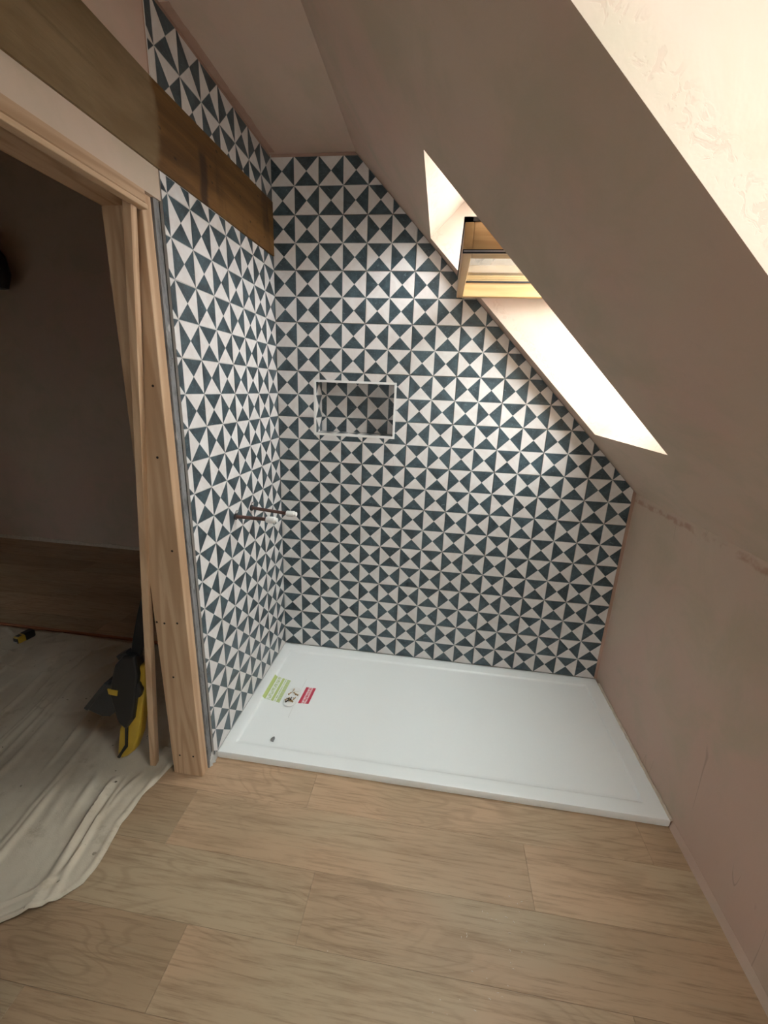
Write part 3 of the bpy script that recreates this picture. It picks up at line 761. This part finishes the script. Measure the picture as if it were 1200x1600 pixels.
def pouch():
    c = Vector((0.177, -0.378, TZ + 0.0015)); root = tag(empty('parts_pouch', c), 'small clear oval pouch of fittings between the two labels', 'pouch')
    m = MB(); n = 28; prof = [(0.0, 1.02), (0.0016, 1.04), (0.0026, 0.98), (0.0012, 0.90)]
    vs = []; fs = []
    ol = lambda a: (0.030 * math.copysign(abs(math.cos(a)) ** 0.75, math.cos(a)), 0.056 * math.copysign(abs(math.sin(a)) ** 0.75, math.sin(a)))
    for (z, k) in prof:
        for i in range(n):
            x, y = ol(2 * math.pi * i / n); vs.append((x * k, y * k, z))
    for r in range(len(prof) - 1):
        for i in range(n): fs.append((r*n+i, r*n+(i+1) % n, (r+1)*n+(i+1) % n, (r+1)*n+i))
    fs.append(tuple(range(3*n, 4*n))); fs.append(tuple(reversed(range(n))))
    m.add(vs, fs); m.build('pouch_film', M_pouch, root, smooth=True)
    rr = random.Random(5)
    for i in range(15):
        x, y = rr.uniform(-0.017, 0.017), rr.uniform(-0.036, 0.036); a = rr.uniform(0, 3.1); l = rr.uniform(0.007, 0.012)
        f = MB(); d = Vector((math.cos(a) * l, math.sin(a) * l, 0)); q = Vector((x, y, 0.0058))
        f.tube([q - d, q - d * 0.6, q - d * 0.59, q + d], [0.0038, 0.0038, 0.0022, 0.0022], 8)
        f.build('fitting', [M_brass, M_white, M_brass, M_screw][i % 4], root)
    return root
pouch()
# folded edge of the pouch's backing strip, and the scrap of dirt
cr = MB(); cr.tube([(0.2005, -0.25, tray_h(0.2, -0.25) + 0.0016), (0.2, -0.37, TZ + 0.0005), (0.199, -0.49, tray_h(0.2, -0.49) + 0.0016)], 0.0012, 6)
o = cr.build('plastic_strip', M_pouch); tag(o, 'thin clear plastic strip lying beside the pouch on the tray', 'strip')
deb = MB(); dc = Vector((0.1815, -0.611, tray_h(0.18, -0.611)))
vs = []
rr = random.Random(2)
bmx = bmesh.new(); bmesh.ops.create_icosphere(bmx, subdivisions=2, radius=1)
for v in bmx.verts:
    k = 0.9 + 0.45 * noise.noise(v.co * 1.7); v.co = Vector((v.co.x * 0.0095 * k, v.co.y * 0.013 * k, max(-0.9, v.co.z) * 0.004 + 0.0036))
mb_ = bpy.data.meshes.new('debris'); bmx.to_mesh(mb_); bmx.free(); mb_.materials.append(M_grey)
o = link('debris', mb_); o.location = dc; tag(o, 'dark grey scrap of adhesive on the front of the tray', 'debris')

# ------------------------------------------------------------------ pipe tails with white caps
def pipe_tail(y, z, length, droop, label):
    root = tag(empty('pipe_tail', (0.0, y, z)), label, 'pipe', 'capped pipe tails on the tiled left wall')
    t = MB(); t.tube([(0.0005, 0, 0), (length * 0.5, 0, -droop * 0.5), (length, 0, -droop)], 0.0068, 14); t.build('pipe', M_brown, root, smooth=True)
    e = MB(); e.tube([(0.0005, 0, 0), (0.006, 0, 0)], 0.0125, 16); e.build('collar', M_dark, root, smooth=True)
    k = MB(); k.tube([(0.003, 0, 0.0125), (0.005, 0.001, 0.020), (0.009, 0.001, 0.024), (0.013, 0.0, 0.020)], 0.0028, 8); k.build('clip', M_alu, root, smooth=True)
    c = MB(); L = length
    c.tube([(L - 0.004, 0, -droop), (L - 0.002, 0, -droop), (L + 0.026, 0, -droop), (L + 0.0285, 0, -droop), (L + 0.0285, 0, -droop), (L + 0.036, 0, -droop), (L + 0.038, 0, -droop)],
           [0.0115, 0.0125, 0.0125, 0.0118, 0.0095, 0.0095, 0.008], 20); c.build('cap', M_white, root, smooth=True)
    return root
pipe_tail(-0.455, 0.853, 0.128, 0.002, 'brown pipe tail with white cap, nearer the doorway of the two')
pipe_tail(-0.322, 0.850, 0.155, 0.013, 'brown pipe tail with white cap, nearer the back corner of the two')

# ------------------------------------------------------------------ dust sheet
REST = [(-0.2105, -0.768, 0.03), (-0.335, -0.76, 0.08), (-1.369, -0.205, 0.07)]
cr_ = random.Random(11)
CREASE = [(cr_.uniform(-2.6, -0.25), cr_.uniform(0.006, 0.014), cr_.uniform(0.005, 0.012), *sorted((cr_.uniform(-1.7, -0.3), cr_.uniform(-1.3, -0.1)))) for _ in range(85)]
def dust_sheet():
    ny, nx = 190, 460; vs = []; fs = []
    ye = [(-0.125, -0.135), (-0.70, -0.135), (-0.758, -0.140), (-0.86, -0.158), (-0.984, -0.168), (-1.06, -0.150), (-1.148, -0.150), (-1.19, -0.185), (-1.256, -0.288), (-1.36, -0.56), (-1.47, -0.90), (-1.62, -1.5)]
    def edge(y):
        for (a, xa), (b, xb) in zip(ye[:-1], ye[1:]):
            if b <= y <= a: t = (a - y) / (a - b); return xa + (xb - xa) * t
        return ye[0][1] if y > ye[0][0] else ye[-1][1]
    def hh(x, y, d):
        wob = 0.05 * noise.noise((x * 1.5, y * 1.5, 1)) + 0.02 * noise.noise((x * 4, y * 4, 6))
        u = x + wob + 0.18 * y
        z = 0.0045 + 0.002 * noise.noise((x * 3, y * 3, 2)) + 0.0040 * noise.noise((x * 13, y * 6, 4)) + 0.0014 * noise.noise((x * 34, y * 26, 7))
        for (c, w, a0, s0, s1) in CREASE:
            if s0 < y < s1:
                e = min(1, (y - s0) / 0.15, (s1 - y) / 0.15)
                z += a0 * e * math.exp(-((u - c) / w) ** 2)
        r = abs(noise.noise((x * 3.0, y * 8.0 + 0.8 * noise.noise((x * 3, y * 2, 9)), 4.4)))
        z += 0.010 * max(0, 0.10 - r) / 0.10 * max(0, min(1, (y + 0.75) / 0.3))
        z += 0.010 * math.exp(-((d - 0.078) / 0.010) ** 2) * (0.8 + 0.5 * noise.noise((y * 7, 1, 1)))
        z += 0.006 * math.exp(-((d - 0.045) / 0.03) ** 2)
        z += 0.006 * math.exp(-((d - 0.012) / 0.008) ** 2) * (0.8 + 0.8 * noise.noise((y * 9, 7, 1)))
        for (ox, oy, orad) in REST:
            k = max(0, min(1, (math.hypot(x - ox, y - oy) - orad) / 0.05)); z = 0.0035 + (z - 0.0035) * k
        return max(0.002, z)
    for j in range(ny + 1):
        y = -0.125 - 1.48 * j / ny; xe = edge(y) + 0.006 * noise.noise((y * 14, 0, 0))
        yy = y + (0.012 * noise.noise((j * 0.2, 4, 0)) if j == 0 else 0)
        for i in range(nx + 1):
            s = (i / nx) ** 0.6; x = XB + 0.3 + (xe - XB - 0.3) * s; d = xe - x
            if y > -0.70: d += 0.2
            vs.append((x, yy, FLOOR + hh(x, y, d)))
    for j in range(ny):
        for i in range(nx): a = j*(nx+1)+i; fs.append((a, a+nx+1, a+nx+2, a+1))
    m = MB(); m.v = vs; m.f = fs
    o = m.build('dust_sheet', M_canvas, smooth=True)
    md = o.modifiers.new('thickness', 'SOLIDIFY'); md.thickness = 0.002; md.offset = 1
    return tag(o, 'creased cream canvas dust sheet spread over the floor beyond the doorway', 'dust sheet')
dust_sheet()

# copper pipe along the far edge of the sheet
cp = MB(); cp.tube([(XB + 0.3, -0.103, FLOOR + 0.0085), (-1.8, -0.106, FLOOR + 0.0085), (-0.14, -0.100, FLOOR + 0.0085)], 0.0085, 14)
tag(cp.build('copper_pipe', M_copper, smooth=True), 'long copper pipe lying on the boards at the dust sheet edge', 'pipe')

# tape measure on the sheet
def tape_measure():
    root = tag(empty('tape_measure', (-1.369, -0.205, FLOOR + 0.0072)), 'small yellow and black tape measure lying on the dust sheet', 'tape measure')
    root.rotation_euler = (0, 0, math.radians(-8))
    MB().box((-0.020, -0.040, 0), (0.020, 0.012, 0.038)).build('case', M_yel, root, bevel=0.008, seg=3)
    MB().box((-0.0225, -0.010, -0.001), (0.0225, 0.044, 0.041)).build('grip', M_black, root, bevel=0.010, seg=3)
    MB().box((-0.016, -0.0425, 0.004), (0.016, -0.0395, 0.030)).build('tape_mouth', M_black, root, bevel=0.001, seg=1)
    MB().box((-0.012, -0.046, 0.009), (0.012, -0.0422, 0.0115)).build('tape_blade', M_alu, root)
    MB().box((-0.012, -0.034, 0.0375), (0.012, -0.014, 0.0395)).build('lock_button', M_dark, root, bevel=0.001, seg=1)
tape_measure()

# yellow and black tool leaning behind the batten
def hand_tool():
    base = Vector((-0.335, -0.775, FLOOR + 0.006))
    root = tag(empty('bar_clamp', base), 'black and yellow clamp standing on the dust sheet behind the leaning batten', 'clamp')
    yq = lambda z: -0.765 + 0.05 * (z - FLOOR)
    def pt(u, v, dy):
        y = -0.765
        for _ in range(6): q = pix(u, v, 1, y); y = yq(q.z)
        q = pix(u, v, 1, y); return Vector((q.x, q.y + dy, q.z)) - base
    def plate(name, outline, y0, y1, mat, bevel=0.004):
        m = MB(); m.prism([pt(u, v, y0) for u, v in outline], [pt(u, v, y1) for u, v in outline])
        return m.build(name, mat, root, bevel=bevel, seg=2)
    plate('handle', [(187,1176),(190,1138),(203,1100),(218,1040),(231,1036),(230,1080),(220,1150),(212,1172),(203,1179),(193,1183)], -0.012, 0.030, M_yel, 0.008)
    plate('grip_inlay', [(200,1128),(205,1128),(204,1164),(196,1174),(192,1181),(188,1179),(193,1171),(200,1160)], -0.016, -0.008, M_black, 0.0015)
    plate('body', [(181,1062),(188,1034),(200,1020),(219,1020),(224,1050),(220,1090),(216,1118),(205,1133),(193,1122),(186,1100),(180,1080)], -0.028, 0.016, M_black, 0.008)
    plate('bar', [(206,1026),(209,1000),(216,960),(224,928),(229,930),(225,1000),(220,1030)], -0.006, 0.010, M_black, 0.002)
    plate('jaw', [(143,1101),(160,1080),(176,1062),(184,1064),(190,1078),(187,1108),(180,1113),(168,1113),(152,1106)], -0.026, 0.012, M_dark, 0.006)
    plate('jaw_pad', [(141,1099),(172,1061),(178,1064),(147,1103)], -0.030, 0.016, M_dark, 0.003)
    plate('badge', [(178,1069),(194,1072),(193,1080),(180,1077)], -0.0305, -0.026, M_yel, 0.001)
    plate('trigger', [(214,1062),(224,1062),(229,1074),(226,1084),(216,1088)], -0.024, 0.010, M_black, 0.004)
    plate('lever', [(188,1022),(204,1014),(206,1022),(192,1028)], -0.02, 0.005, M_black, 0.002)
    root.location.z += 0.004
    return root
hand_tool()

# dark bag on the far wall, just inside the left edge of the doorway view
q = pix(-14, 412, 1, YB - 0.09); root = tag(empty('hanging_bag', q), 'black bag hanging high on the dark wall beyond the doorway', 'bag')
m = MB(); prof = [(-0.16, 0.02), (-0.155, 0.09), (-0.06, 0.125), (0.05, 0.11), (0.11, 0.06), (0.125, 0.02)]
n = 18; vs = []; fs = []
for (z, r) in prof:
    for i in range(n): a = 2 * math.pi * i / n; vs.append((r * math.cos(a), 0.55 * r * math.sin(a), z))
for r in range(len(prof) - 1):
    for i in range(n): fs.append((r*n+i, r*n+(i+1) % n, (r+1)*n+(i+1) % n, (r+1)*n+i))
fs.append(tuple(reversed(range(n)))); fs.append(tuple(range((len(prof)-1)*n, len(prof)*n)))
m.add(vs, fs); m.build('pouch', M_black, root, smooth=True)
MB().tube([(-0.03, 0.0, 0.118), (-0.01, 0.05, 0.19), (0.0, 0.085, 0.21), (0.01, 0.05, 0.19), (0.03, 0.0, 0.118)], 0.008, 8).build('strap', M_black, root, smooth=True)
MB().tube([(0, 0.0895, 0.205), (0, 0.06, 0.203)], 0.005, 8).build('hook', M_alu, root)

# plaster crumbs swept about on the planks
m = MB(); rr = random.Random(21)
for (u, v, k, sp) in ((790, 1440, 16, 0.05), (728, 1466, 3, 0.01), (772, 1545, 6, 0.02), (720, 1585, 8, 0.04), (811, 1490, 4, 0.02), (511, 1487, 1, 0.001)):
    c = pix(u, v, 2, FLOOR)
    for _ in range(k):
        x, y = c.x + rr.gauss(0, sp), c.y + rr.gauss(0, sp * 0.7); a = rr.uniform(0, 3.14); l = rr.uniform(0.0008, 0.0028); w = 0.0005
        dx, dy = math.cos(a) * l, math.sin(a) * l; ex, ey = -math.sin(a) * w, math.cos(a) * w
        m.prism([(x-dx-ex, y-dy-ey, FLOOR), (x+dx-ex, y+dy-ey, FLOOR), (x+dx+ex, y+dy+ey, FLOOR), (x-dx+ex, y-dy+ey, FLOOR)],
                [(x-dx-ex, y-dy-ey, FLOOR+0.0012), (x+dx-ex, y+dy-ey, FLOOR+0.0008), (x+dx+ex, y+dy+ey, FLOOR+0.001), (x-dx+ex, y-dy+ey, FLOOR+0.0014)])
o = m.build('plaster_crumbs', M_seal); tag(o, 'tiny pale plaster crumbs scattered on the floor planks', 'crumbs', kind='stuff')
